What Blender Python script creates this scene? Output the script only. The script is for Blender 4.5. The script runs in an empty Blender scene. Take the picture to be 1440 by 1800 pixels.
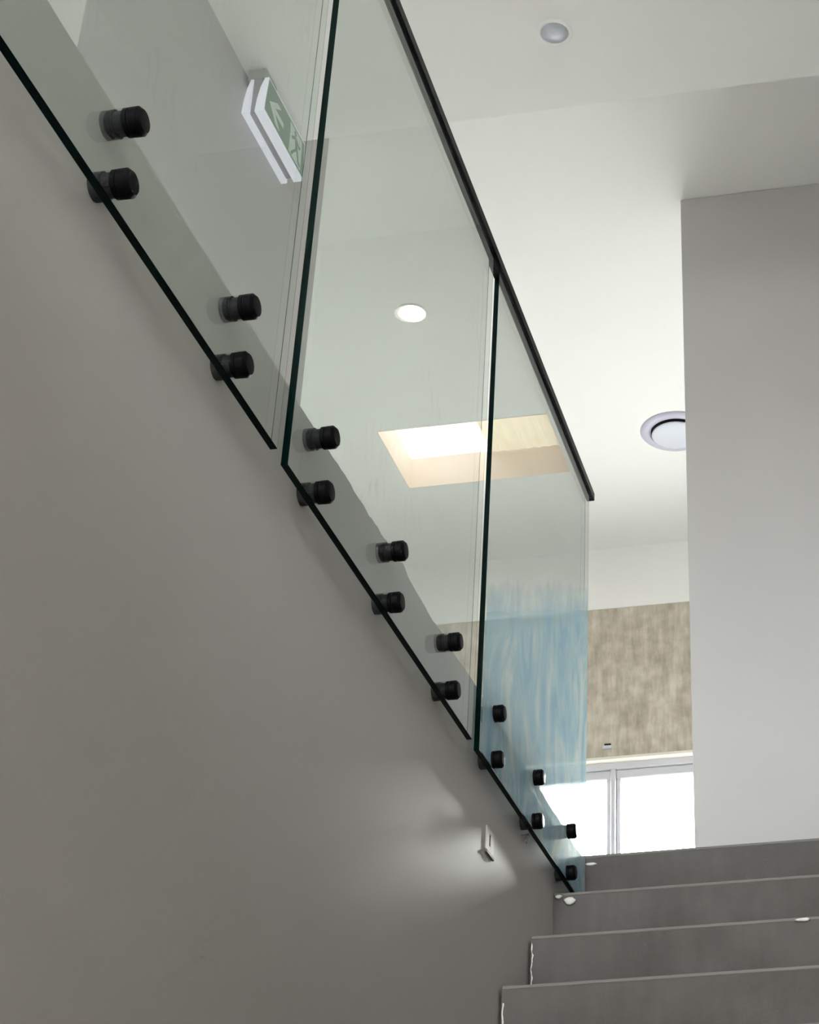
import bpy, bmesh, math, random
from mathutils import Vector, Matrix, noise

sc = bpy.context.scene
COL = sc.collection
random.seed(7)

# ------------------------------------------------------------------ camera
F_PX, CX, CY = 3049.77, 1245.42, 1007.44          # focal length and optical axis in a 1440 x 1800 frame (cropped photo)
cam_d = bpy.data.cameras.new('camera')
cam = bpy.data.objects.new('camera', cam_d)
COL.objects.link(cam)
cam_d.sensor_fit = 'HORIZONTAL'
cam_d.sensor_width = 36.0
cam_d.lens = F_PX * 36.0 / 1440.0
cam_d.shift_x = (720.0 - CX) / 1440.0
cam_d.shift_y = (CY - 900.0) / 1440.0
cam_d.clip_start = 0.05
cam_d.clip_end = 200
RIGHT = Vector((0.98866531, 0.14806767, -0.02483708))
UP = Vector((0.09374033, -0.47956323, 0.87248602))
FWD = Vector((-0.11727602, 0.8649249, 0.48800744))
m = Matrix((RIGHT, UP, -FWD)).transposed().to_4x4()
cam.matrix_world = m
sc.camera = cam

# ------------------------------------------------------------------ world, exposure
world = bpy.data.worlds.new('overcast_sky')
sc.world = world
world.use_nodes = True
wn = world.node_tree
bg = wn.nodes['Background']
bg.inputs['Strength'].default_value = 44.0
w_tc = wn.nodes.new('ShaderNodeTexCoord')
w_sep = wn.nodes.new('ShaderNodeSeparateXYZ')
w_rmp = wn.nodes.new('ShaderNodeValToRGB')          # ground below the horizon, bright overcast above
w_rmp.color_ramp.elements[0].position = 0.49
w_rmp.color_ramp.elements[0].color = (0.30, 0.29, 0.27, 1)
w_rmp.color_ramp.elements[1].position = 0.52
w_rmp.color_ramp.elements[1].color = (0.95, 0.975, 1.0, 1)
w_map = wn.nodes.new('ShaderNodeMapRange')
w_map.inputs['From Min'].default_value = -1.0
w_map.inputs['From Max'].default_value = 1.0
wn.links.new(w_tc.outputs['Generated'], w_sep.inputs[0])
wn.links.new(w_sep.outputs['Z'], w_map.inputs['Value'])
wn.links.new(w_map.outputs['Result'], w_rmp.inputs['Fac'])
wn.links.new(w_rmp.outputs['Color'], bg.inputs['Color'])
sc.view_settings.view_transform = 'Standard'
sc.view_settings.look = 'None'
sc.view_settings.gamma = 1.0
sc.view_settings.use_curve_mapping = False
sc.view_settings.exposure = 0.27
cy = sc.cycles
cy.use_denoising = True
cy.max_bounces = 8
cy.diffuse_bounces = 4
cy.glossy_bounces = 4
cy.transmission_bounces = 8
cy.transparent_max_bounces = 10
cy.use_adaptive_sampling = True
cy.adaptive_threshold = 0.07
cy.adaptive_min_samples = 12
cy.sample_clamp_indirect = 12.0


sun_d = bpy.data.lights.new('hazy_low_sun', 'SUN')      # low hazy sun shining in through the far window
sun_d.energy = 15.0
sun_d.angle = math.radians(7.5)
sun_d.color = (1.0, 0.97, 0.94)
sun = bpy.data.objects.new('hazy_low_sun', sun_d)
sun.rotation_euler = Vector((0.118, 1.0, 0.405)).to_track_quat('Z', 'Y').to_euler()
COL.objects.link(sun)


def portal(name, loc, rot, sx, sy):
    d = bpy.data.lights.new(name, 'AREA')
    d.shape = 'RECTANGLE'
    d.size, d.size_y = sx, sy
    d.energy = 1.0
    d.cycles.is_portal = True
    o = bpy.data.objects.new(name, d)
    o.location = loc
    o.rotation_euler = rot
    COL.objects.link(o)
    return o


portal('window_portal', (-1.2, 8.63, 3.30), (math.radians(-90), 0, 0), 3.0, 0.75)
portal('skylight_portal', (-2.2, 7.35, 5.30), (0, 0, 0), 0.9, 0.58)
portal('added_window_portal', (-0.30, -3.36, 3.375), (math.radians(90), 0, 0), 1.3, 1.65)
portal('added_door_portal', (-0.30, -3.36, -0.58), (math.radians(90), 0, 0), 0.9, 2.1)

# ------------------------------------------------------------------ materials


def mat(name):
    mt = bpy.data.materials.new(name)
    mt.use_nodes = True
    nt = mt.node_tree
    return mt, nt, nt.nodes, nt.links, nt.nodes['Principled BSDF']


def simple(name, col, rough=0.5, metal=0.0, spec=0.5):
    mt, nt, N, L, p = mat(name)
    p.inputs['Base Color'].default_value = (*col, 1)
    p.inputs['Roughness'].default_value = rough
    p.inputs['Metallic'].default_value = metal
    p.inputs['Specular IOR Level'].default_value = spec
    return mt


def paint(name, col, rough=0.55, var=0.03, bump=0.0, scale=260.0):
    """rolled wall paint: fine stipple and a faint patchiness"""
    mt, nt, N, L, p = mat(name)
    tc = N.new('ShaderNodeTexCoord')
    n1 = N.new('ShaderNodeTexNoise')
    n1.inputs['Scale'].default_value = 1.7
    n1.inputs['Detail'].default_value = 2
    L.new(tc.outputs['Object'], n1.inputs['Vector'])
    mx = N.new('ShaderNodeMix')
    mx.data_type = 'RGBA'
    mx.inputs['A'].default_value = (*[c * (1 - var) for c in col], 1)
    mx.inputs['B'].default_value = (*[min(1, c * (1 + var)) for c in col], 1)
    L.new(n1.outputs['Fac'], mx.inputs['Factor'])
    L.new(mx.outputs['Result'], p.inputs['Base Color'])
    if bump > 0:
        n2 = N.new('ShaderNodeTexNoise')
        n2.inputs['Scale'].default_value = scale
        n2.inputs['Detail'].default_value = 1
        L.new(tc.outputs['Object'], n2.inputs['Vector'])
        b = N.new('ShaderNodeBump')
        b.inputs['Strength'].default_value = bump
        b.inputs['Distance'].default_value = 0.002
        L.new(n2.outputs['Fac'], b.inputs['Height'])
        L.new(b.outputs['Normal'], p.inputs['Normal'])
    p.inputs['Roughness'].default_value = rough
    return mt


M_WALL = paint('white_wall_paint', (0.76, 0.745, 0.73), 0.6)
M_CEIL = paint('white_ceiling_paint', (0.87, 0.87, 0.845), 0.7, 0.015)
M_CEIL2 = paint('fresh_white_ceiling_paint', (0.92, 0.915, 0.89), 0.7, 0.015)
M_FRONT = paint('pale_grey_wall_paint', (0.585, 0.565, 0.568), 0.55)
M_PARTITION = paint('mid_grey_wall_paint', (0.53, 0.51, 0.505), 0.6)
M_BRIGHT = paint('bright_white_wall_paint', (0.90, 0.895, 0.875), 0.6)
M_STAIRWALL = paint('stair_wall_plaster', (0.465, 0.432, 0.420), 0.62, 0.035, 0.10)
M_BLACK = simple('black_satin_metal', (0.003, 0.003, 0.0035), 0.42, 0.0, 0.10)
M_BARREL = simple('sheen_lightened_barrel', (0.035, 0.035, 0.037), 0.45, 0.0, 0.3)  # black barrel made greyer to include the reflection in the glass over it
M_RAIL = simple('black_anodised_rail', (0.004, 0.004, 0.005), 0.35, 0.0, 0.16)
M_WHITEPVC = simple('white_window_frame', (0.62, 0.62, 0.67), 0.35)
M_VENT = simple('lilac_white_plastic', (0.52, 0.51, 0.62), 0.4)
M_VENTDISC = simple('pale_plastic_disc', (0.66, 0.68, 0.76), 0.4)
M_DARK = simple('dark_void', (0.01, 0.01, 0.012), 0.9)

M_SIGNGREEN = simple('sign_green', (0.16, 0.30, 0.21), 0.4)
M_SIGNMARK = simple('sign_pictogram_white', (0.80, 0.90, 0.84), 0.4)
M_SIGNCORE = simple('sign_grey_tray', (0.30, 0.29, 0.32), 0.5)
M_BRACKET = simple('sign_grey_bracket', (0.34, 0.35, 0.33), 0.6)
M_PLASTER = simple('white_plaster', (0.82, 0.80, 0.77), 0.9)
M_STEEL = simple('dull_painted_metal', (0.55, 0.52, 0.51), 0.6, 0.0)
M_TERRACE = paint('grey_terrace_paving', (0.30, 0.29, 0.28), 0.9)
M_FLOOR = paint('pale_screed_floor', (0.62, 0.60, 0.575), 0.6)
M_SHAFT = paint('warm_skylight_lining', (0.86, 0.74, 0.65), 0.6, 0.02)
M_CURB = simple('skylight_curb', (0.5, 0.5, 0.5), 0.6)


def concrete():
    mt, nt, N, L, p = mat('stair_concrete')
    tc = N.new('ShaderNodeTexCoord')
    n1 = N.new('ShaderNodeTexNoise')
    n1.inputs['Scale'].default_value = 3.2
    n1.inputs['Detail'].default_value = 9
    n1.inputs['Roughness'].default_value = 0.62
    L.new(tc.outputs['Object'], n1.inputs['Vector'])
    r = N.new('ShaderNodeValToRGB')
    r.color_ramp.elements[0].position = 0.32
    r.color_ramp.elements[0].color = (0.098, 0.086, 0.081, 1)
    r.color_ramp.elements[1].position = 0.68
    r.color_ramp.elements[1].color = (0.145, 0.131, 0.123, 1)
    L.new(n1.outputs['Fac'], r.inputs['Fac'])
    # fine drips running down the face
    mp = N.new('ShaderNodeMapping')
    mp.inputs['Scale'].default_value = (16, 16, 2.5)
    L.new(tc.outputs['Object'], mp.inputs['Vector'])
    n2 = N.new('ShaderNodeTexNoise')
    n2.inputs['Scale'].default_value = 2.0
    n2.inputs['Detail'].default_value = 6
    L.new(mp.outputs['Vector'], n2.inputs['Vector'])
    mx = N.new('ShaderNodeMix')
    mx.data_type = 'RGBA'
    mx.blend_type = 'OVERLAY'
    mx.inputs['Factor'].default_value = 0.16
    L.new(r.outputs['Color'], mx.inputs['A'])
    L.new(n2.outputs['Fac'], mx.inputs['B'])
    L.new(mx.outputs['Result'], p.inputs['Base Color'])
    n3 = N.new('ShaderNodeTexNoise')
    n3.inputs['Scale'].default_value = 140
    n3.inputs['Detail'].default_value = 4
    L.new(tc.outputs['Object'], n3.inputs['Vector'])
    b = N.new('ShaderNodeBump')
    b.inputs['Strength'].default_value = 0.25
    b.inputs['Distance'].default_value = 0.003
    L.new(n3.outputs['Fac'], b.inputs['Height'])
    L.new(b.outputs['Normal'], p.inputs['Normal'])
    p.inputs['Roughness'].default_value = 0.8
    return mt


M_CONC = concrete()
M_NOSING = paint('worn_nosing_concrete', (0.22, 0.203, 0.19), 0.8, 0.22)


def raw_render():
    """unpainted streaky render above the window"""
    mt, nt, N, L, p = mat('streaky_tan_render')
    tc = N.new('ShaderNodeTexCoord')
    mp = N.new('ShaderNodeMapping')
    mp.inputs['Scale'].default_value = (13.0, 13.0, 2.2)
    L.new(tc.outputs['Object'], mp.inputs['Vector'])
    n1 = N.new('ShaderNodeTexNoise')
    n1.inputs['Scale'].default_value = 2.2
    n1.inputs['Detail'].default_value = 8
    n1.inputs['Roughness'].default_value = 0.65
    L.new(mp.outputs['Vector'], n1.inputs['Vector'])
    r = N.new('ShaderNodeValToRGB')
    r.color_ramp.elements[0].position = 0.33
    r.color_ramp.elements[0].color = (0.42, 0.37, 0.30, 1)
    r.color_ramp.elements[1].position = 0.70
    r.color_ramp.elements[1].color = (0.63, 0.58, 0.49, 1)
    L.new(n1.outputs['Fac'], r.inputs['Fac'])
    n2 = N.new('ShaderNodeTexNoise')
    n2.inputs['Scale'].default_value = 14
    n2.inputs['Detail'].default_value = 6
    L.new(tc.outputs['Object'], n2.inputs['Vector'])
    mx = N.new('ShaderNodeMix')
    mx.data_type = 'RGBA'
    mx.blend_type = 'OVERLAY'
    mx.inputs['Factor'].default_value = 0.5
    L.new(r.outputs['Color'], mx.inputs['A'])
    L.new(n2.outputs['Fac'], mx.inputs['B'])
    L.new(mx.outputs['Result'], p.inputs['Base Color'])
    b = N.new('ShaderNodeBump')
    b.inputs['Strength'].default_value = 0.3
    b.inputs['Distance'].default_value = 0.006
    L.new(n2.outputs['Fac'], b.inputs['Height'])
    L.new(b.outputs['Normal'], p.inputs['Normal'])
    p.inputs['Roughness'].default_value = 0.85
    return mt


M_RENDER = raw_render()


def pane_glass(name='window_pane_glass', tint=(0.96, 0.98, 0.97)):
    """thin window pane: clear with a Fresnel reflection"""
    mt = bpy.data.materials.new(name)
    mt.use_nodes = True
    nt = mt.node_tree
    N, L = nt.nodes, nt.links
    N.remove(N['Principled BSDF'])
    t = N.new('ShaderNodeBsdfTransparent')
    t.inputs['Color'].default_value = (*tint, 1)
    g = N.new('ShaderNodeBsdfGlossy')
    g.inputs['Roughness'].default_value = 0.02
    lw = N.new('ShaderNodeLayerWeight')
    lw.inputs['Blend'].default_value = 0.5
    pw = N.new('ShaderNodeMath')
    pw.operation = 'POWER'
    pw.inputs[1].default_value = 5.0
    L.new(lw.outputs['Facing'], pw.inputs[0])
    fr = N.new('ShaderNodeMath')
    fr.operation = 'MULTIPLY_ADD'
    fr.inputs[1].default_value = 0.96
    fr.inputs[2].default_value = 0.04
    L.new(pw.outputs[0], fr.inputs[0])
    mx = N.new('ShaderNodeMixShader')
    L.new(fr.outputs[0], mx.inputs['Fac'])
    L.new(t.outputs['BSDF'], mx.inputs[1])
    L.new(g.outputs['BSDF'], mx.inputs[2])
    L.new(mx.outputs['Shader'], N['Material Output'].inputs['Surface'])
    return mt


M_PANE = pane_glass()
M_SKYPANE = pane_glass('tinted_skylight_glass', (0.28, 0.27, 0.255))


def balustrade_glass():
    """12 mm green-tinted float glass with wiped, smeary patches"""
    mt = bpy.data.materials.new('green_tinted_float_glass')
    mt.use_nodes = True
    nt = mt.node_tree
    N, L = nt.nodes, nt.links
    N.remove(N['Principled BSDF'])
    tr = N.new('ShaderNodeBsdfTransparent')
    tr.inputs['Color'].default_value = (0.966, 0.998, 0.980, 1)      # green tint of one surface pass
    gl = N.new('ShaderNodeBsdfGlossy')
    gl.inputs['Roughness'].default_value = 0.0
    lw = N.new('ShaderNodeLayerWeight')
    lw.inputs['Blend'].default_value = 0.5
    pw = N.new('ShaderNodeMath')
    pw.operation = 'POWER'
    pw.inputs[1].default_value = 5.0
    L.new(lw.outputs['Facing'], pw.inputs[0])
    fr = N.new('ShaderNodeMath')
    fr.operation = 'MULTIPLY_ADD'
    fr.inputs[1].default_value = 0.96
    fr.inputs[2].default_value = 0.04
    L.new(pw.outputs[0], fr.inputs[0])
    g = N.new('ShaderNodeMixShader')
    L.new(fr.outputs[0], g.inputs['Fac'])
    L.new(tr.outputs['BSDF'], g.inputs[1])
    L.new(gl.outputs['BSDF'], g.inputs[2])
    tc = N.new('ShaderNodeTexCoord')
    mp = N.new('ShaderNodeMapping')
    mp.inputs['Rotation'].default_value = (math.radians(16), 0, 0)
    mp.inputs['Scale'].default_value = (1, 26, 7)
    L.new(tc.outputs['Object'], mp.inputs['Vector'])
    n = N.new('ShaderNodeTexNoise')
    n.inputs['Scale'].default_value = 1.3
    n.inputs['Detail'].default_value = 6
    n.inputs['Roughness'].default_value = 0.6
    n.inputs['Distortion'].default_value = 0.8
    L.new(mp.outputs['Vector'], n.inputs['Vector'])
    r = N.new('ShaderNodeMapRange')
    r.inputs['From Min'].default_value = 0.58
    r.inputs['From Max'].default_value = 0.80
    r.inputs['To Min'].default_value = 0.0
    r.inputs['To Max'].default_value = 0.16
    L.new(n.outputs['Fac'], r.inputs['Value'])
    n2 = N.new('ShaderNodeTexNoise')
    n2.inputs['Scale'].default_value = 2.1
    n2.inputs['Detail'].default_value = 2
    L.new(tc.outputs['Object'], n2.inputs['Vector'])
    r2 = N.new('ShaderNodeMapRange')
    r2.inputs['From Min'].default_value = 0.42
    r2.inputs['From Max'].default_value = 0.66
    L.new(n2.outputs['Fac'], r2.inputs['Value'])
    mul = N.new('ShaderNodeMath')
    mul.operation = 'MULTIPLY'
    L.new(r.outputs['Result'], mul.inputs[0])
    L.new(r2.outputs['Result'], mul.inputs[1])
    hz = N.new('ShaderNodeMath')                 # an even pale veil under the smears, standing in for missing reflection
    hz.operation = 'ADD'
    hz.inputs[1].default_value = 0.012
    L.new(mul.outputs[0], hz.inputs[0])
    d1 = N.new('ShaderNodeBsdfTranslucent')
    d1.inputs['Color'].default_value = (0.9, 0.92, 0.92, 1)
    d2 = N.new('ShaderNodeBsdfDiffuse')
    d2.inputs['Color'].default_value = (0.9, 0.92, 0.92, 1)
    d = N.new('ShaderNodeMixShader')
    L.new(d1.outputs['BSDF'], d.inputs[1])
    L.new(d2.outputs['BSDF'], d.inputs[2])
    mx = N.new('ShaderNodeMixShader')
    L.new(hz.outputs[0], mx.inputs['Fac'])
    L.new(g.outputs['Shader'], mx.inputs[1])
    L.new(d.outputs['Shader'], mx.inputs[2])
    L.new(mx.outputs['Shader'], N['Material Output'].inputs['Surface'])
    return mt


M_GLASS = balustrade_glass()
M_GLASSEDGE = simple('dark_green_glass_edge', (0.0006, 0.008, 0.007), 0.12, 0.0, 0.12)


def film():
    """streaky layer on the glass with a blue window reflection put into its colour"""
    mt = bpy.data.materials.new('blue_sheen_streaks')
    mt.use_nodes = True
    nt = mt.node_tree
    N, L = nt.nodes, nt.links
    N.remove(N['Principled BSDF'])
    tc = N.new('ShaderNodeTexCoord')
    mp = N.new('ShaderNodeMapping')
    mp.inputs['Rotation'].default_value = (math.radians(28), 0, 0)
    mp.inputs['Scale'].default_value = (1, 4.2, 2.0)
    L.new(tc.outputs['Object'], mp.inputs['Vector'])
    n = N.new('ShaderNodeTexNoise')
    n.inputs['Scale'].default_value = 1.5
    n.inputs['Detail'].default_value = 6
    n.inputs['Roughness'].default_value = 0.62
    n.inputs['Distortion'].default_value = 1.5
    L.new(mp.outputs['Vector'], n.inputs['Vector'])
    r = N.new('ShaderNodeMapRange')
    r.inputs['From Min'].default_value = 0.30
    r.inputs['From Max'].default_value = 0.70
    r.inputs['To Min'].default_value = 0.40
    r.inputs['To Max'].default_value = 0.56
    L.new(n.outputs['Fac'], r.inputs['Value'])
    cr = N.new('ShaderNodeValToRGB')
    cr.color_ramp.elements[0].position = 0.40
    cr.color_ramp.elements[0].color = (0.56, 0.80, 1.0, 1)
    cr.color_ramp.elements[1].position = 0.66
    cr.color_ramp.elements[1].color = (0.95, 1.0, 1.0, 1)
    e = cr.color_ramp.elements.new(0.52)
    e.color = (0.70, 0.90, 1.0, 1)
    L.new(n.outputs['Fac'], cr.inputs['Fac'])
    # the painted sheen dies away upwards: fade along local v = z - 0.42 * y
    sx = N.new('ShaderNodeSeparateXYZ')
    L.new(tc.outputs['Object'], sx.inputs[0])
    a = N.new('ShaderNodeMath')
    a.operation = 'MULTIPLY_ADD'
    a.inputs[1].default_value = -0.53
    L.new(sx.outputs['Y'], a.inputs[0])
    L.new(sx.outputs['Z'], a.inputs[2])
    nn = N.new('ShaderNodeMath')
    nn.operation = 'MULTIPLY_ADD'
    nn.inputs[1].default_value = 0.14
    L.new(n.outputs['Fac'], nn.inputs[0])
    L.new(a.outputs[0], nn.inputs[2])
    f = N.new('ShaderNodeMapRange')
    f.inputs['From Min'].default_value = 0.50
    f.inputs['From Max'].default_value = 0.36
    L.new(nn.outputs[0], f.inputs['Value'])
    mul = N.new('ShaderNodeMath')
    mul.operation = 'MULTIPLY'
    L.new(r.outputs['Result'], mul.inputs[0])
    L.new(f.outputs['Result'], mul.inputs[1])
    t = N.new('ShaderNodeBsdfTransparent')
    d = N.new('ShaderNodeBsdfTranslucent')
    L.new(cr.outputs['Color'], d.inputs['Color'])
    d2 = N.new('ShaderNodeBsdfDiffuse')
    L.new(cr.outputs['Color'], d2.inputs['Color'])
    ms = N.new('ShaderNodeMixShader')
    ms.inputs['Fac'].default_value = 0.5
    L.new(d.outputs['BSDF'], ms.inputs[1])
    L.new(d2.outputs['BSDF'], ms.inputs[2])
    mx = N.new('ShaderNodeMixShader')
    L.new(mul.outputs[0], mx.inputs['Fac'])
    L.new(t.outputs['BSDF'], mx.inputs[1])
    L.new(ms.outputs['Shader'], mx.inputs[2])
    L.new(mx.outputs['Shader'], N['Material Output'].inputs['Surface'])
    return mt


M_SHEEN = film()  # blue window reflection painted as a thin streaky layer


def blind_fabric():
    mt = bpy.data.materials.new('cream_blind_fabric')
    mt.use_nodes = True
    nt = mt.node_tree
    N, L = nt.nodes, nt.links
    N.remove(N['Principled BSDF'])
    tc = N.new('ShaderNodeTexCoord')
    mp = N.new('ShaderNodeMapping')
    mp.inputs['Scale'].default_value = (14, 2.5, 1)
    L.new(tc.outputs['Object'], mp.inputs['Vector'])
    n = N.new('ShaderNodeTexNoise')
    n.inputs['Scale'].default_value = 2
    n.inputs['Detail'].default_value = 5
    L.new(mp.outputs['Vector'], n.inputs['Vector'])
    r = N.new('ShaderNodeValToRGB')
    r.color_ramp.elements[0].position = 0.3
    r.color_ramp.elements[0].color = (0.62, 0.54, 0.41, 1)
    r.color_ramp.elements[1].position = 0.6
    r.color_ramp.elements[1].color = (0.80, 0.73, 0.58, 1)
    L.new(n.outputs['Fac'], r.inputs['Fac'])
    t = N.new('ShaderNodeBsdfTranslucent')
    t.inputs['Color'].default_value = (0.62, 0.56, 0.43, 1)
    d = N.new('ShaderNodeBsdfDiffuse')
    L.new(r.outputs['Color'], d.inputs['Color'])
    ms = N.new('ShaderNodeMixShader')
    ms.inputs['Fac'].default_value = 0.4
    L.new(t.outputs['BSDF'], ms.inputs[1])
    L.new(d.outputs['BSDF'], ms.inputs[2])
    L.new(ms.outputs['Shader'], N['Material Output'].inputs['Surface'])
    return mt


M_BLIND = blind_fabric()


def emit(name, col, s):
    mt, nt, N, L, p = mat(name)
    p.inputs['Base Color'].default_value = (*col, 1)
    p.inputs['Emission Color'].default_value = (*col, 1)
    p.inputs['Emission Strength'].default_value = s
    return mt


M_SIGNWHITE = emit('lit_sign_acrylic', (0.86, 0.85, 0.96), 0.34)      # the sign is lit from inside

# ------------------------------------------------------------------ mesh helpers
def link(name, bm, material, parent=None, smooth=False):
    bmesh.ops.recalc_face_normals(bm, faces=bm.faces)
    me = bpy.data.meshes.new(name)
    bm.to_mesh(me)
    bm.free()
    me.materials.append(material)
    if smooth:
        me.polygons.foreach_set('use_smooth', [True] * len(me.polygons))
    o = bpy.data.objects.new(name, me)
    COL.objects.link(o)
    if parent is not None:
        o.parent = parent
    return o


def empty(name, loc=(0, 0, 0), rz=0.0):
    o = bpy.data.objects.new(name, None)
    o.empty_display_size = 0.05
    o.location = loc
    o.rotation_euler = (0, 0, rz)
    COL.objects.link(o)
    return o


def tag(o, label, cat, group=None):
    o['label'] = label
    o['category'] = cat
    if group:
        o['group'] = group
    return o


def struct(o, label=None, cat=None):
    o['kind'] = 'structure'
    if label:
        o['label'] = label
    if cat:
        o['category'] = cat
    return o


def bx(bm, x0, x1, y0, y1, z0, z1, bev=0.0, seg=1):
    c = Vector(((x0 + x1) / 2, (y0 + y1) / 2, (z0 + z1) / 2))
    r = bmesh.ops.create_cube(bm, size=1.0)
    for v in r['verts']:
        v.co = Vector((v.co.x * (x1 - x0), v.co.y * (y1 - y0), v.co.z * (z1 - z0))) + c
    if bev > 0:
        es = list({e for v in r['verts'] for e in v.link_edges})
        bmesh.ops.bevel(bm, geom=es, offset=bev, segments=seg, affect='EDGES', profile=0.5)
    return bm


def box(*a, **k):
    return bx(bmesh.new(), *a, **k)


def lathe(profile, axis='Z', seg=40, close=True):
    """profile: list of (radius, height); revolved about the axis"""
    bm = bmesh.new()
    rings = []
    for r, h in profile:
        ring = []
        if r < 1e-6:
            ring = [bm.verts.new((0, 0, h))]
        else:
            for i in range(seg):
                a = 2 * math.pi * i / seg
                ring.append(bm.verts.new((r * math.cos(a), r * math.sin(a), h)))
        rings.append(ring)
    for A, B in zip(rings, rings[1:]):
        if len(A) == 1 and len(B) == 1:
            continue
        for i in range(seg):
            j = (i + 1) % seg
            if len(A) == 1:
                bm.faces.new((A[0], B[i], B[j]))
            elif len(B) == 1:
                bm.faces.new((A[i], A[j], B[0]))
            else:
                bm.faces.new((A[i], A[j], B[j], B[i]))
    if axis == 'X':
        for v in bm.verts:
            v.co = Vector((v.co.z, v.co.x, v.co.y))
    return bm


def prism(bm, pts, z0, z1, mapping):
    """extrude a 2-D polygon; mapping(u, v, w) -> Vector"""
    a = [bm.verts.new(mapping(u, v, z0)) for u, v in pts]
    b = [bm.verts.new(mapping(u, v, z1)) for u, v in pts]
    n = len(pts)
    bm.faces.new(a)
    bm.faces.new(list(reversed(b)))
    for i in range(n):
        j = (i + 1) % n
        bm.faces.new((a[i], b[i], b[j], a[j]))
    return bm


# ------------------------------------------------------------------ key dimensions (metres; the eye is the origin)
XW = -1.03           # stair side wall face
ZF = 1.717           # upper floor level
RISE, GOING, YTOP = 0.197, 0.261, 4.605
NSTEP = 17
ZL = ZF - RISE * NSTEP        # lower floor level
H1, H2 = 4.40, 5.00           # stair ceiling, room ceiling
YE = 4.40                     # edge of the lower ceiling
YR = 5.615                    # wall facing the stair head
YF = 8.47                     # far wall
XR = 0.42                     # stair right wall
XA = -2.087                   # partition behind the glass
XL, XRR, YB = -5.2, 1.9, -3.2

# ------------------------------------------------------------------ the setting
# left stair wall with its ragged, unfinished top edge
bm = bmesh.new()
y = YB
tops = []
while y < 4.69:
    rag = 0.0015 if y < 2.55 else 0.0055
    z = 1.7475 + rag * (noise.noise((y * 9.0, 0.3, 1.0)) * 1.2 + noise.noise((y * 37.0, 4.0, 2.0)) * 0.9)
    if 2.93 < y < 3.0:
        z += 0.010 * math.sin((y - 2.93) / 0.07 * math.pi)
    tops.append((y, z))
    y += 0.018 if y > 1.0 else 0.2
tops.append((4.69, 1.745))
front_t = [bm.verts.new((XW, a, b)) for a, b in tops]
back_t = [bm.verts.new((XW - 0.10, a, b)) for a, b in tops]
front_b = [bm.verts.new((XW, a, ZL)) for a, b in tops]
back_b = [bm.verts.new((XW - 0.10, a, ZL)) for a, b in tops]
for i in range(len(tops) - 1):
    bm.faces.new((front_b[i], front_b[i + 1], front_t[i + 1], front_t[i]))
    bm.faces.new((back_b[i], back_t[i], back_t[i + 1], back_b[i + 1]))
    bm.faces.new((front_t[i], front_t[i + 1], back_t[i + 1], back_t[i]))
    bm.faces.new((front_b[i], back_b[i], back_b[i + 1], front_b[i + 1]))
for k in (0, -1):
    bm.faces.new((front_b[k], front_t[k], back_t[k], back_b[k]))
struct(link('wall_left', bm, M_STAIRWALL), 'grey painted stair side wall under the glass balustrade', 'wall')

# floors
bm = bmesh.new()
bx(bm, XL, XW - 0.10, YB, YF + 0.15, ZF - 0.25, ZF)
bx(bm, XW - 0.10, XRR, YR + 0.11, YF + 0.15, ZF - 0.25, ZF)
bx(bm, XW, XR, YB, 0.80, ZF - 0.25, ZF)
struct(link('floor', bm, M_FLOOR), 'upper storey floor slab at the head of the stairs', 'floor')
struct(link('floor_landing', box(XW - 0.10, XRR, YTOP + 0.024, YR + 0.11, ZF - 0.25, ZF), M_CONC), 'bare concrete landing at the head of the stairs', 'floor')
struct(link('floor_lower', box(XW - 0.1, XR + 0.1, YB, 5.2, ZL - 0.1, ZL), M_FLOOR), 'lower hall floor at the foot of the stairs', 'floor')

# walls
struct(link('wall_right', box(XR, XR + 0.12, YB, YR, ZL, H2), M_BRIGHT), 'plain white wall on the right side of the stair', 'wall')
struct(link('wall_front', box(-0.836, XRR, YR, YR + 0.11, ZF, H2, bev=0.003), M_FRONT), 'pale wall facing the stair head on the right', 'wall')
BX0, BX1, BZ0, BZ1 = -0.95, 0.36, 2.55, 4.20      # unseen window behind the viewer, added for fill light
DX0, DX1, DZ1 = -0.75, 0.15, ZL + 2.10           # unseen glazed door behind the viewer, added to light the flight
bm = bmesh.new()
bx(bm, XL, BX0, YB - 0.12, YB, ZF, H2)
bx(bm, BX1, XR + 0.12, YB - 0.12, YB, ZF, H2)
bx(bm, BX0, BX1, YB - 0.12, YB, ZF, BZ0)
bx(bm, BX0, BX1, YB - 0.12, YB, BZ1, H2)
bx(bm, XW - 0.1, DX0, YB - 0.12, YB, ZL, ZF)
bx(bm, DX1, XR + 0.12, YB - 0.12, YB, ZL, ZF)
bx(bm, DX0, DX1, YB - 0.12, YB, DZ1, ZF)
struct(link('wall_back', bm, M_WALL), 'wall at the back of the hall', 'wall')
struct(link('wall_side_left', box(XL - 0.12, XL, YB, YF + 0.15, ZF, H2), M_WALL), 'outer wall on the left of the upper room', 'wall')
struct(link('wall_side_right', box(XRR, XRR + 0.12, YR, YF + 0.15, ZF, H2), M_WALL), 'outer wall on the right of the upper room', 'wall')
struct(link('wall_partition', box(XA - 0.11, XA, 3.095, 4.80, ZF, H2, bev=0.002), M_PARTITION), 'grey partition wall carrying the exit sign behind the glass', 'wall')
struct(link('wall_under_landing', box(XW - 0.1, XR, YTOP + 0.02, YTOP + 0.10, ZL, ZF - 0.25), M_WALL), 'wall under the landing', 'wall')

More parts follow.
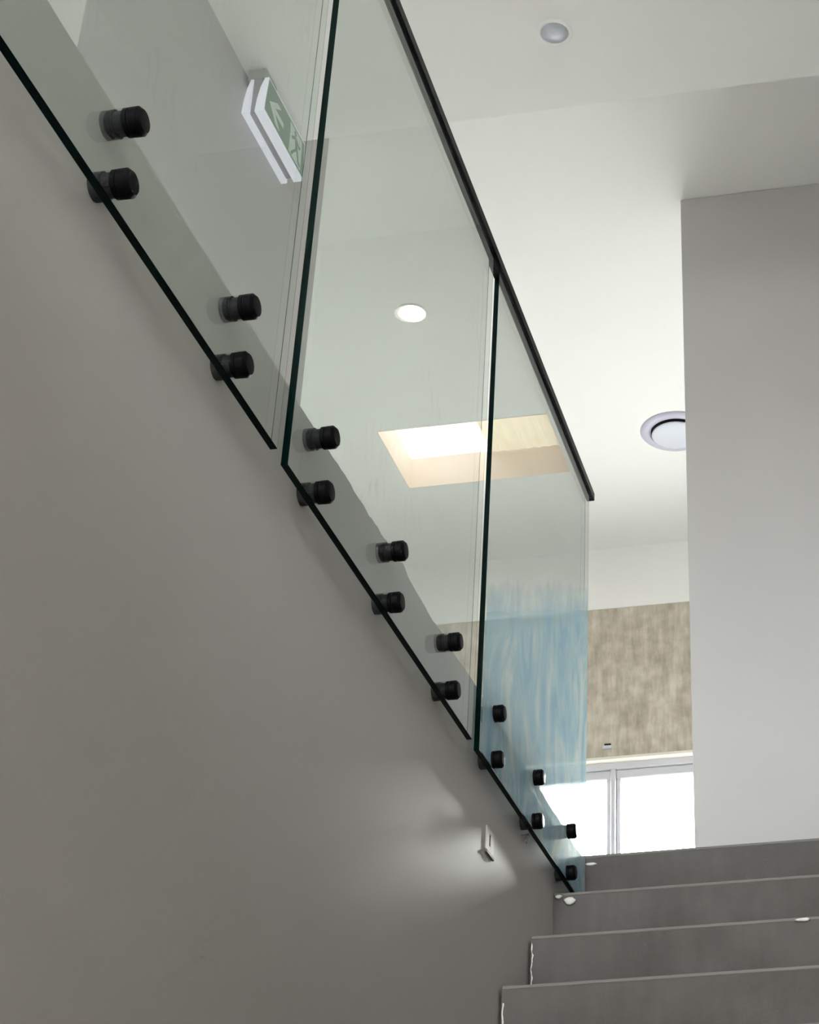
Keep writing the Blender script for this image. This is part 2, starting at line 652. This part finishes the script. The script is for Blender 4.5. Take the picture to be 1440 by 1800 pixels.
def glazed_opening(name, label, cat, x0, x1, z0, z1):
    r = struct(empty(name, (0, 0, 0)), label, cat)
    bm = bmesh.new()
    y0, y1, f = YB - 0.09, YB - 0.03, 0.05
    bx(bm, x0, x1, y0, y1, z1 - f, z1, bev=0.003)
    bx(bm, x0, x1, y0, y1, z0, z0 + f, bev=0.003)
    bx(bm, x0, x0 + f, y0, y1, z0 + f, z1 - f, bev=0.003)
    bx(bm, x1 - f, x1, y0, y1, z0 + f, z1 - f, bev=0.003)
    link('frame', bm, M_WHITEPVC, r)
    link('pane', box(x0 + f, x1 - f, YB - 0.063, YB - 0.058, z0 + f, z1 - f), M_PANE, r)
    return r


glazed_opening('added_window', 'added unseen window behind the viewer bringing fill light to the upper storey', 'window', BX0, BX1, BZ0, BZ1)
glazed_opening('added_door', 'added unseen glazed door behind the viewer bringing fill light to the hall', 'door', DX0, DX1, ZL, DZ1)

# far wall with the window opening
WX0, WX1, WZ0, WZ1 = -2.70, 0.30, 2.92, 3.70
ZBAND = 4.612
bm = bmesh.new()
bx(bm, XL, XRR, YF, YF + 0.15, ZBAND, H2)
bx(bm, XL, WX0, YF, YF + 0.15, ZF, WZ1)
bx(bm, WX1, XRR, YF, YF + 0.15, ZF, WZ1)
bx(bm, WX0, WX1, YF, YF + 0.15, ZF, WZ0)
struct(link('wall_far', bm, M_CEIL), 'white far wall above the window band', 'wall')
struct(link('wall_far_render', box(XL, XRR, YF + 0.006, YF + 0.15, WZ1, ZBAND), M_RENDER), 'streaky tan unpainted render between ceiling and window', 'wall')

# ceilings
struct(link('ceiling_stair', box(XL, XRR, YB, YE, H1, H2 + 0.2), M_CEIL2), 'lower flat white ceiling over the stairs', 'ceiling')
SX0, SX1, SY0, SY1, SD = -2.648, -1.756, 7.072, 7.628, 0.185
bm = bmesh.new()
bx(bm, XL, XRR, YE, SY0, H2, H2 + SD)
bx(bm, XL, XRR, SY1, YF + 0.15, H2, H2 + SD)
bx(bm, XL, SX0, SY0, SY1, H2, H2 + SD)
bx(bm, SX1, XRR, SY0, SY1, H2, H2 + SD)
struct(link('ceiling', bm, M_CEIL), 'higher white room ceiling with skylight opening', 'ceiling')

# skylight
sky = struct(empty('window_2', (0, 0, 0)), 'rectangular skylight with warm lined reveal in the far ceiling', 'skylight')
bm = bmesh.new()
t = 0.004
bx(bm, SX0, SX0 + t, SY0, SY1, H2 - 0.001, H2 + SD)
bx(bm, SX1 - t, SX1, SY0, SY1, H2 - 0.001, H2 + SD)
bx(bm, SX0 + t, SX1 - t, SY0, SY0 + t, H2 - 0.001, H2 + SD)
bx(bm, SX0 + t, SX1 - t, SY1 - t, SY1, H2 - 0.001, H2 + SD)
link('reveal_lining', bm, M_SHAFT, sky)
bm = bmesh.new()
bx(bm, SX0 - 0.10, SX0 - 0.04, SY0 - 0.06, SY1 + 0.06, H2 + SD, H2 + SD + 0.03)
bx(bm, SX1, SX1 + 0.06, SY0 - 0.06, SY1 + 0.06, H2 + SD, H2 + SD + 0.03)
bx(bm, SX0, SX1, SY0 - 0.06, SY0, H2 + SD, H2 + SD + 0.03)
bx(bm, SX0 - 0.04, SX1, SY1 + 0.04, SY1 + 0.10, H2 + SD, H2 + SD + 0.03)
link('curb', bm, M_CURB, sky)
link('pane', box(SX0 - 0.04, SX1, SY0, SY1 + 0.04, H2 + SD + 0.022, H2 + SD + 0.028), M_SKYPANE, sky)

# cream blind drawn part of the way across the skylight, gently pleated
bm = bmesh.new()
n = 26
prev = None
for i in range(n + 1):
    x = -2.20 + (SX1 - 0.006 + 2.20) * i / n
    z = H2 + SD - 0.008 + 0.004 * math.sin(i * 1.9)
    row = [bm.verts.new((x, SY0 + 0.006, z)), bm.verts.new((x, SY1 - 0.006, z))]
    if prev:
        bm.faces.new((prev[0], row[0], row[1], prev[1]))
    prev = row
o = link('skylight_blind', bm, M_BLIND)
tag(o, 'cream fabric blind drawn half across the skylight', 'blind')

# the far window: frame, mullions, sashes, panes
win = struct(empty('window_1', (0, 0, 0)), 'white framed window band blown out by daylight', 'window')
FY0, FY1 = YF + 0.035, YF + 0.105
bm = bmesh.new()
bx(bm, WX0, WX1, FY0, FY1, 3.648, WZ1 - 0.012, bev=0.004)
bx(bm, WX0, WX1, FY0, FY1, WZ0, WZ0 + 0.06, bev=0.004)
bx(bm, WX0, WX0 + 0.05, FY0, FY1, WZ0 + 0.06, 3.648, bev=0.004)
bx(bm, WX1 - 0.05, WX1, FY0, FY1, WZ0 + 0.06, 3.648, bev=0.004)
link('frame', bm, M_WHITEPVC, win)
link('head_bead', box(WX0, WX1, YF - 0.012, FY0, WZ1 - 0.014, WZ1 + 0.004, bev=0.002), simple('cream_bead', (0.80, 0.76, 0.66), 0.5), win)
edges = [WX0 + 0.05, -1.70, -0.70, WX1 - 0.05]
for xm in edges[1:-1]:
    link('mullion', box(xm - 0.014, xm + 0.014, FY0 - 0.008, FY1, WZ0 + 0.06, 3.648, bev=0.004), M_WHITEPVC, win)
for a, b in zip(edges, edges[1:]):
    x0 = a + (0.014 if a != edges[0] else 0)
    x1 = b - (0.014 if b != edges[-1] else 0)
    w, z0, z1 = 0.026, WZ0 + 0.06, 3.648
    bm = bmesh.new()
    bx(bm, x0, x1, FY0 + 0.012, FY1 - 0.01, z1 - 0.052, z1, bev=0.005)
    bx(bm, x0, x1, FY0 + 0.012, FY1 - 0.01, z0, z0 + 0.05, bev=0.005)
    bx(bm, x0, x0 + w, FY0 + 0.012, FY1 - 0.01, z0 + 0.05, z1 - 0.052, bev=0.005)
    bx(bm, x1 - w, x1, FY0 + 0.012, FY1 - 0.01, z0 + 0.05, z1 - 0.052, bev=0.005)
    sash = link('sash', bm, M_WHITEPVC, win)
    link('pane', box(x0 + w - 0.004, x1 - w + 0.004, FY0 + 0.034, FY0 + 0.038, z0 + 0.046, z1 - 0.048), M_PANE, sash)

struct(link('terrace', box(XL - 2, XRR + 2, YF + 0.15, 16, ZF - 0.3, ZF - 0.1), M_TERRACE), 'pale terrace slab outside the window', 'terrace')

# ------------------------------------------------------------------ staircase
stair = tag(empty('staircase', (0, 0.43, ZL)), 'bare grey concrete stair flight climbing towards the window', 'stairs')


def child_box(name, material, parent, x0, x1, y0, y1, z0, z1, bev=0.0, seg=1):
    """a box given in world coordinates, kept under a parent that is only translated"""
    p = parent.location
    o = link(name, box(x0 - p.x, x1 - p.x, y0 - p.y, y1 - p.y, z0 - p.z, z1 - p.z, bev=bev, seg=seg), material, parent)
    return o


for k in range(NSTEP):
    yk, zk = YTOP - GOING * k, ZF - RISE * k
    xl = XW + (0.0005 if k < 2 else 0.0075)
    child_box('riser', M_CONC, stair, xl, XR - 0.001, yk, yk + 0.02, zk - RISE, zk - 0.0095)
    child_box('nosing', M_NOSING, stair, xl, XR - 0.001, yk - 0.0008, yk + 0.024, zk - 0.0095, zk, bev=0.0025)
    if k:
        child_box('tread', M_CONC, stair, xl, XR - 0.001, yk + 0.024, yk + GOING + 0.0195, zk - 0.016, zk)


def ragged_strip(name, parent, x, yv, z0, z1, w):
    """uneven bead of filler running up the end of a riser"""
    bm = bmesh.new()
    p = parent.location
    n = 22
    prev = None
    for i in range(n + 1):
        z = z0 + (z1 - z0) * i / n
        a = x + 0.003 * noise.noise((z * 60, x, 1.7))
        b = a + w * max(0.15, 0.6 + 1.1 * noise.noise((z * 90, x + 5, 3.1)))
        row = [bm.verts.new((q - p.x, yy - p.y, z - p.z)) for q, yy in ((a, yv), (a, yv - 0.0025), (b, yv - 0.002), (b, yv))]
        if prev:
            for j in range(4):
                bm.faces.new((prev[j], prev[(j + 1) % 4], row[(j + 1) % 4], row[j]))
        else:
            bm.faces.new(row)
        prev = row
    bm.faces.new(list(reversed(prev)))
    return link(name, bm, M_PLASTER, parent)


for k, (a, b) in ((2, (0.018, 0.13)), (3, (0.04, 0.12))):
    yk, zk = YTOP - GOING * k, ZF - RISE * k
    f = ragged_strip('filler_bead', stair, XW + 0.0105, yk, zk - b, zk - a, 0.004)
    f['label'] = 'ragged white filler bead'


def smear(name, label, cx, yv, cz, rx, rz, seed):
    """flat irregular dab of plaster on a riser, real thickness"""
    bm = bmesh.new()
    n = 18
    ring, top = [], []
    for i in range(n):
        a = 2 * math.pi * i / n
        s = 0.88 + 0.30 * noise.noise((math.cos(a) * 1.4 + seed, math.sin(a) * 1.4, seed))
        ring.append(bm.verts.new((cx + rx * s * math.cos(a), yv, cz + rz * s * math.sin(a))))
        top.append(bm.verts.new((cx + rx * s * 0.7 * math.cos(a), yv - 0.004, cz + rz * s * 0.7 * math.sin(a))))
    c = bm.verts.new((cx, yv - 0.005, cz))
    for i in range(n):
        j = (i + 1) % n
        bm.faces.new((ring[i], ring[j], top[j], top[i]))
        bm.faces.new((top[i], top[j], c))
    bm.faces.new(list(reversed(ring)))
    return tag(link(name, bm, M_PLASTER, smooth=True), label, 'plaster dab', 'plaster dabs on the risers')


y1 = YTOP - GOING
smear('plaster_dab', 'round white plaster dab on the riser below the glass corner', -0.985, y1 - 0.0025, 1.496, 0.019, 0.013, 2.0)
smear('plaster_dab', 'thin white plaster crumb on the riser against the stair wall', -1.015, y1 - 0.0025, 1.509, 0.012, 0.006, 5.0)
smear('plaster_dab', 'pair of tiny white plaster flecks on the top riser beside the glass end', -0.985, YTOP, 1.690, 0.02, 0.006, 8.0)
smear('plaster_dab', 'pale scuffed plaster patch on a stair nosing at the right of the picture', -0.345, YTOP - 2 * GOING - 0.0025, 1.3155, 0.022, 0.006, 11.0)

# ------------------------------------------------------------------ glass balustrade
GX, GT, GZ0, GZ1 = -1.0, 0.0125, 1.5625, 2.932
panels = [
    ('nearest glass balustrade panel at the upper left, in front of the exit sign', 1.05, 2.229),
    ('middle glass balustrade panel with the ceiling lamp showing through it', 2.275, 3.414),
    ('farthest glass balustrade panel with a film of painted blue sheen, ending at the landing', 3.472, 4.602),
]
glasses = []
for label, a, b in panels:
    root = tag(empty('glass_panel', (GX, a, GZ0)), label, 'glass panel', 'balustrade glass panels')
    g = link('pane', box(-GT, 0, 0, b - a, 0, GZ1 - GZ0, bev=0.0008), M_GLASS, root)
    g.data.materials.append(M_GLASSEDGE)          # the sawn and polished edges read dark green
    for pl in g.data.polygons:
        pl.material_index = 0 if abs(pl.normal.x) > 0.9 or pl.normal.y > 0.9 else 1
    glasses.append(root)
    if 'film' in label:
        f = link('blue_sheen_layer', box(0.0006, 0.0009, 0.012, b - a - 0.004, 0.004, 1.0), M_SHEEN, root)
        f['label'] = 'streaky layer coloured as a blue window reflection'

# black cap rail along the top of the glass
rail = tag(empty('handrail', (GX - GT / 2, 1.0, 2.932)), 'slim black cap rail running along the top of the glass', 'handrail')
bm = bmesh.new()
bx(bm, -0.0125, -0.0075, 0, 3.652, 0, 0.026, bev=0.0008)
bx(bm, 0.0075, 0.0125, 0, 3.652, 0, 0.026, bev=0.0008)
bx(bm, -0.0125, 0.0125, 0, 3.652, 0.021, 0.027, bev=0.0008)
link('channel', bm, M_RAIL, rail)
link('gasket', box(-0.0073, 0.0073, 0.002, 3.648, 0.0002, 0.0125), M_DARK, rail)
for gp, a, b in ((glasses[0], 2.230, 2.273), (glasses[1], 3.415, 3.470)):      # black seal in the gap under the rail
    y0 = gp.location.y
    link('joint_seal', box(-0.0128, 0.0002, a - y0, b - y0, GZ1 - GZ0 - 0.035, GZ1 - GZ0, bev=0.001), M_BLACK, gp)
link('end_cap', box(-0.0125, 0.0125, 3.652, 3.656, 0, 0.027, bev=0.0008), M_RAIL, rail)

# standoff fixings in two rows: flange, groove and chamfered head outside, barrel between glass and wall
cap_prof = [(0.0, 0.0), (0.0195, 0.0), (0.0203, 0.0008), (0.0203, 0.0066), (0.0196, 0.0072), (0.0190, 0.0074), (0.0190, 0.0086),
            (0.0198, 0.0089), (0.0206, 0.0096), (0.0206, 0.0208), (0.0160, 0.0258), (0.0150, 0.0260), (0.0, 0.0260)]
barrel_prof = [(0.0, 0.0), (0.0200, 0.0), (0.0200, 0.0130), (0.0190, 0.0140), (0.0190, 0.0150), (0.0200, 0.0155), (0.0200, 0.0175), (0.0, 0.0175)]
proto = None
ordinals = ['nearest', 'second', 'third', 'fourth', 'fifth', 'sixth', 'seventh', 'farthest']
ys = [1.628, 2.038, 2.411, 2.815, 3.212, 3.588, 3.983, 4.370]
for i, yy in enumerate(ys):
    for row, zz in (('upper', 1.7025), ('lower', 1.5925 - 0.0012 * i)):
        root = empty('standoff_fixing', (XW, yy, zz))
        name = ordinals[i]
        tag(root, '%s black round glass standoff in the %s row along the stair wall' % (name, row), 'standoff', 'black standoffs holding the glass')
        if proto is None:
            c = link('cap', lathe(cap_prof, 'X', 40), M_BLACK)
            b = link('barrel', lathe(barrel_prof, 'X', 32), M_BARREL)
            for ob in (c, b):
                for pl in ob.data.polygons:
                    pl.use_smooth = True
                ob.data.set_sharp_from_angle(angle=math.radians(28))
            sl = link('sleeve', lathe([(0.0, 0.0), (0.0175, 0.0), (0.0175, 0.0125), (0.0, 0.0125)], 'X', 24), M_BARREL)
            proto = (c, b, sl)
        else:
            c, b = proto[0].copy(), proto[1].copy()
            COL.objects.link(c)
            COL.objects.link(b)
            sl = proto[2].copy()
            COL.objects.link(sl)
        c.parent = root
        b.parent = root
        c.location = (GX - XW, 0, 0)
        b.location = (0, 0, 0)
        sl.parent = root
        sl.location = (GX - GT - XW, 0, 0)

# ------------------------------------------------------------------ exit sign on the partition
sgn = empty('exit_sign', (-2.017, 4.195, 4.182), math.radians(-1.0))
tag(sgn, 'green and white emergency exit sign with arrow and running figure, behind the glass', 'exit sign')
SL, SH = 0.35, 0.17       # along local y, height


def diffuser(name, x0, x1):
    """white frame whose lower edge is thick and whose upright ends taper away"""
    bm = bmesh.new()
    w = x1 - x0
    prof = [(0.0, w), (0.012, w), (0.06, w * 0.95), (0.12, w * 0.78), (SH, w * 0.45)]
    rows = []
    for z, ww in prof:
        xi = x0 + (w - ww) * 0.65
        y0 = -SL / 2 + 0.020 * (z / SH) ** 2
        y1 = SL / 2 - 0.004 * (z / SH)
        rows.append([bm.verts.new(c) for c in ((xi, y0, z), (xi + ww, y0, z), (xi + ww, y1, z), (xi, y1, z))])
    bm.faces.new(rows[0])
    bm.faces.new(list(reversed(rows[-1])))
    for A, B in zip(rows, rows[1:]):
        for j in range(4):
            bm.faces.new((A[j], A[(j + 1) % 4], B[(j + 1) % 4], B[j]))
    es = [e for e in bm.edges]
    return link(name, bm, M_SIGNWHITE, sgn)


D0, D1 = 0.0, 0.032
diffuser('front_diffuser', D0, D1)
diffuser('rear_diffuser', -0.046, -0.025)
link('gear_tray', box(-0.027, D0 + 0.001, -SL / 2 + 0.02, SL / 2 - 0.008, 0.012, SH, bev=0.002), M_SIGNCORE, sgn)
link('mounting_bracket', box(-0.052, 0.010, -SL / 2 + 0.022, -SL / 2 + 0.12, SH, H1 - 4.182, bev=0.002), M_BRACKET, sgn)


def face_x(z):
    """outer x of the front diffuser at height z"""
    w = D1 - D0
    prof = [(0.0, w), (0.012, w), (0.06, w * 0.95), (0.12, w * 0.78), (SH, w * 0.45)]
    for (za, wa), (zb, wb) in zip(prof, prof[1:]):
        if za <= z <= zb:
            ww = wa + (wb - wa) * (z - za) / (zb - za)
            return D0 + (w - ww) * 0.65 + ww
    return D1


def face_patch(name, pts, lift, material, thick=0.0006, parent=sgn):
    """thin plate following the sign face; pts in (y, z)"""
    bm = bmesh.new()
    a = [bm.verts.new((face_x(min(max(v, 0), SH)) + lift, u, v)) for u, v in pts]
    b = [bm.verts.new((face_x(min(max(v, 0), SH)) + lift + thick, u, v)) for u, v in pts]
    n = len(pts)
    bm.faces.new(a)
    bm.faces.new(list(reversed(b)))
    for i in range(n):
        j = (i + 1) % n
        bm.faces.new((a[i], b[i], b[j], a[j]))
    return link(name, bm, material, parent)


# green legend built as strips so that it follows the tapering face
zs = [0.010, 0.012, 0.03, 0.06, 0.09, 0.12, 0.14, 0.163]
bm = bmesh.new()
prev = None
for z in zs:
    y0 = -SL / 2 + 0.004 + 0.020 * (z / SH) ** 2
    row = [bm.verts.new((face_x(z) + q, yy, z)) for q, yy in ((0.0002, y0), (0.0008, y0), (0.0008, SL / 2 - 0.008), (0.0002, SL / 2 - 0.008))]
    if prev:
        for j in range(4):
            bm.faces.new((prev[j], prev[(j + 1) % 4], row[(j + 1) % 4], row[j]))
    else:
        bm.faces.new(row)
    prev = row
bm.faces.new(list(reversed(prev)))
legend = link('green_legend', bm, M_SIGNGREEN, sgn)


def legend_patch(name, pts, lift, material):
    return face_patch(name, pts, lift, material, parent=sgn)


# arrow pointing to the near end
ya, za = -0.142, 0.073
for nm, pts in (('arrow_shaft', [(ya + 0.018, za - 0.011), (ya + 0.122, za - 0.011), (ya + 0.122, za + 0.011), (ya + 0.018, za + 0.011)]),
                ('arrow_head', [(ya, za), (ya + 0.062, za - 0.048), (ya + 0.096, za - 0.048), (ya + 0.034, za)]),
                ('arrow_head', [(ya, za), (ya + 0.034, za), (ya + 0.096, za + 0.048), (ya + 0.062, za + 0.048)])):
    legend_patch(nm, pts, 0.0010, M_SIGNMARK)
# door with the running figure cut out of it
yd0, yd1 = 0.038, 0.142
for z0, z1 in ((0.018, 0.06), (0.06, 0.12), (0.12, 0.150)):
    legend_patch('door_mark', [(yd0, z0), (yd1, z0), (yd1, z1), (yd0, z1)], 0.0010, M_SIGNMARK)
ym = (yd0 + yd1) / 2
hd = [(ym - 0.008 + 0.011 * math.cos(a), 0.134 + 0.011 * math.sin(a)) for a in [i * math.pi / 5 for i in range(10)]]
legend_patch('figure_head', hd, 0.0018, M_SIGNGREEN)
for pts in ([(ym - 0.012, 0.120), (ym + 0.008, 0.118), (ym + 0.020, 0.072), (ym - 0.002, 0.068)],
            [(ym - 0.002, 0.070), (ym + 0.014, 0.074), (ym - 0.012, 0.044), (ym - 0.028, 0.020), (ym - 0.040, 0.024), (ym - 0.020, 0.050)],
            [(ym + 0.004, 0.072), (ym + 0.020, 0.072), (ym + 0.034, 0.042), (ym + 0.047, 0.034), (ym + 0.043, 0.024), (ym + 0.024, 0.032)],
            [(ym - 0.012, 0.120), (ym - 0.006, 0.108), (ym - 0.034, 0.088), (ym - 0.042, 0.096)],
            [(ym + 0.006, 0.118), (ym + 0.004, 0.106), (ym + 0.028, 0.092), (ym + 0.040, 0.102), (ym + 0.038, 0.112), (ym + 0.028, 0.104)]):
    legend_patch('figure_limb', pts, 0.0018, M_SIGNGREEN)

# ------------------------------------------------------------------ ceiling fittings
def z_lathe(name, prof, material, parent, seg=56, smooth=True):
    return link(name, lathe(prof, 'Z', seg), material, parent, smooth)


# round supply-air valve on the far ceiling
v = tag(empty('ceiling_vent', (-1.145, 7.35, H2)), 'round lilac-white air valve on the far ceiling beside the pale wall', 'vent')
z_lathe('flange', [(0.128, -0.002), (0.132, -0.012), (0.150, -0.014), (0.178, -0.006), (0.183, 0.0), (0.128, 0.0)], M_VENT, v)
z_lathe('throat', [(0.0, -0.0005), (0.130, -0.0005), (0.130, -0.003), (0.0, -0.003)], M_DARK, v)
z_lathe('disc', [(0.0, -0.034), (0.118, -0.030), (0.124, -0.026), (0.122, -0.022), (0.0, -0.021)], M_VENTDISC, v)
z_lathe('stem', [(0.0, -0.022), (0.012, -0.022), (0.012, -0.002), (0.0, -0.002)], M_DARK, v, 16)

# unlit downlight over the stair
d = tag(empty('downlight', (-1.0145, 4.055, H1)), 'unlit round recessed downlight in the ceiling above the stairs', 'downlight', 'recessed downlights')
z_lathe('trim_ring', [(0.046, 0.0), (0.046, -0.003), (0.050, -0.008), (0.057, -0.0075), (0.0605, -0.003), (0.0605, 0.0)], M_CEIL2, d)
z_lathe('diffuser', [(0.0, -0.0012), (0.0455, -0.0012), (0.0455, -0.0032), (0.0, -0.0032)], M_VENTDISC, d)

# lit downlight on the far ceiling, seen through the glass
d2 = tag(empty('downlight', (-2.182, 6.160, H2)), 'glowing round downlight on the far ceiling seen through the glass', 'downlight', 'recessed downlights')
z_lathe('trim_ring', [(0.058, 0.0), (0.058, -0.003), (0.062, -0.006), (0.069, -0.0055), (0.0725, -0.002), (0.0725, 0.0)], M_CEIL, d2)
z_lathe('diffuser', [(0.0, -0.0012), (0.0575, -0.0012), (0.0575, -0.0052), (0.0, -0.0062)], emit('lit_lamp', (1.0, 0.88, 0.74), 60.0), d2)

# added, unseen fill lamp under the slab near the foot of the stairs (lights the lower part of the flight)
d3 = tag(empty('downlight', (-0.35, -0.9, ZF - 0.25)), 'added unseen warm fill lamp under the hall slab near the stair foot', 'downlight', 'recessed downlights')
z_lathe('trim_ring', [(0.046, 0.0), (0.046, -0.003), (0.050, -0.006), (0.057, -0.0055), (0.0605, -0.002), (0.0605, 0.0)], M_CEIL, d3)
z_lathe('diffuser', [(0.0, -0.0012), (0.0455, -0.0012), (0.0455, -0.0042), (0.0, -0.0046)], emit('added_warm_lamp', (1.0, 0.78, 0.58), 120.0), d3)

# ------------------------------------------------------------------ small things on the walls
w = tag(empty('wall_plate', (XW, 3.692, 1.428)), 'small pale slotted metal plate on the stair wall below the glass', 'wall plate')
bm = bmesh.new()
bx(bm, 0, 0.003, -0.033, -0.008, -0.028, 0.030, bev=0.0008)
bx(bm, 0, 0.003, 0.008, 0.033, -0.028, 0.030, bev=0.0008)
bx(bm, 0, 0.003, -0.008, 0.008, -0.028, -0.012, bev=0.0008)
bx(bm, 0, 0.003, -0.008, 0.008, 0.016, 0.030, bev=0.0008)
link('plate', bm, M_STEEL, w)
link('slot', box(0, 0.0008, -0.008, 0.008, -0.012, 0.016), M_DARK, w)
link('lip', box(0, 0.005, -0.034, 0.034, -0.036, -0.030, bev=0.001), simple('dull_brown_lip', (0.16, 0.13, 0.12), 0.6), w)

M_SHADOW_MARK = simple('dark_shadow_paint', (0.16, 0.14, 0.13), 0.6)  # dark colour for a thin shadow line on the stair wall
nl = tag(empty('wall_shadow_mark', (XW, 3.985, 1.552)), 'tiny dark strip standing for a thin shadow line under a standoff', 'shadow_mark')
bm = lathe([(0.0, 0.0), (0.0018, 0.0), (0.0018, 0.016), (0.0036, 0.0165), (0.0036, 0.018), (0.0, 0.018)], 'X', 12)
link('mark_stub', bm, M_SHADOW_MARK, nl)
link('mark_strip', box(0.012, 0.0155, -0.0018, 0.0018, -0.022, 0.0), M_SHADOW_MARK, nl)

b = tag(empty('wall_catch', (-1.725, YF + 0.006, 3.765)), 'tiny dark topped white catch on the tan render above the window', 'catch')
link('body', box(-0.026, 0.026, -0.018, 0, -0.012, 0.006, bev=0.003), M_WHITEPVC, b)
link('cover', box(-0.016, 0.020, -0.014, 0, 0.006, 0.018, bev=0.002), M_DARK, b)
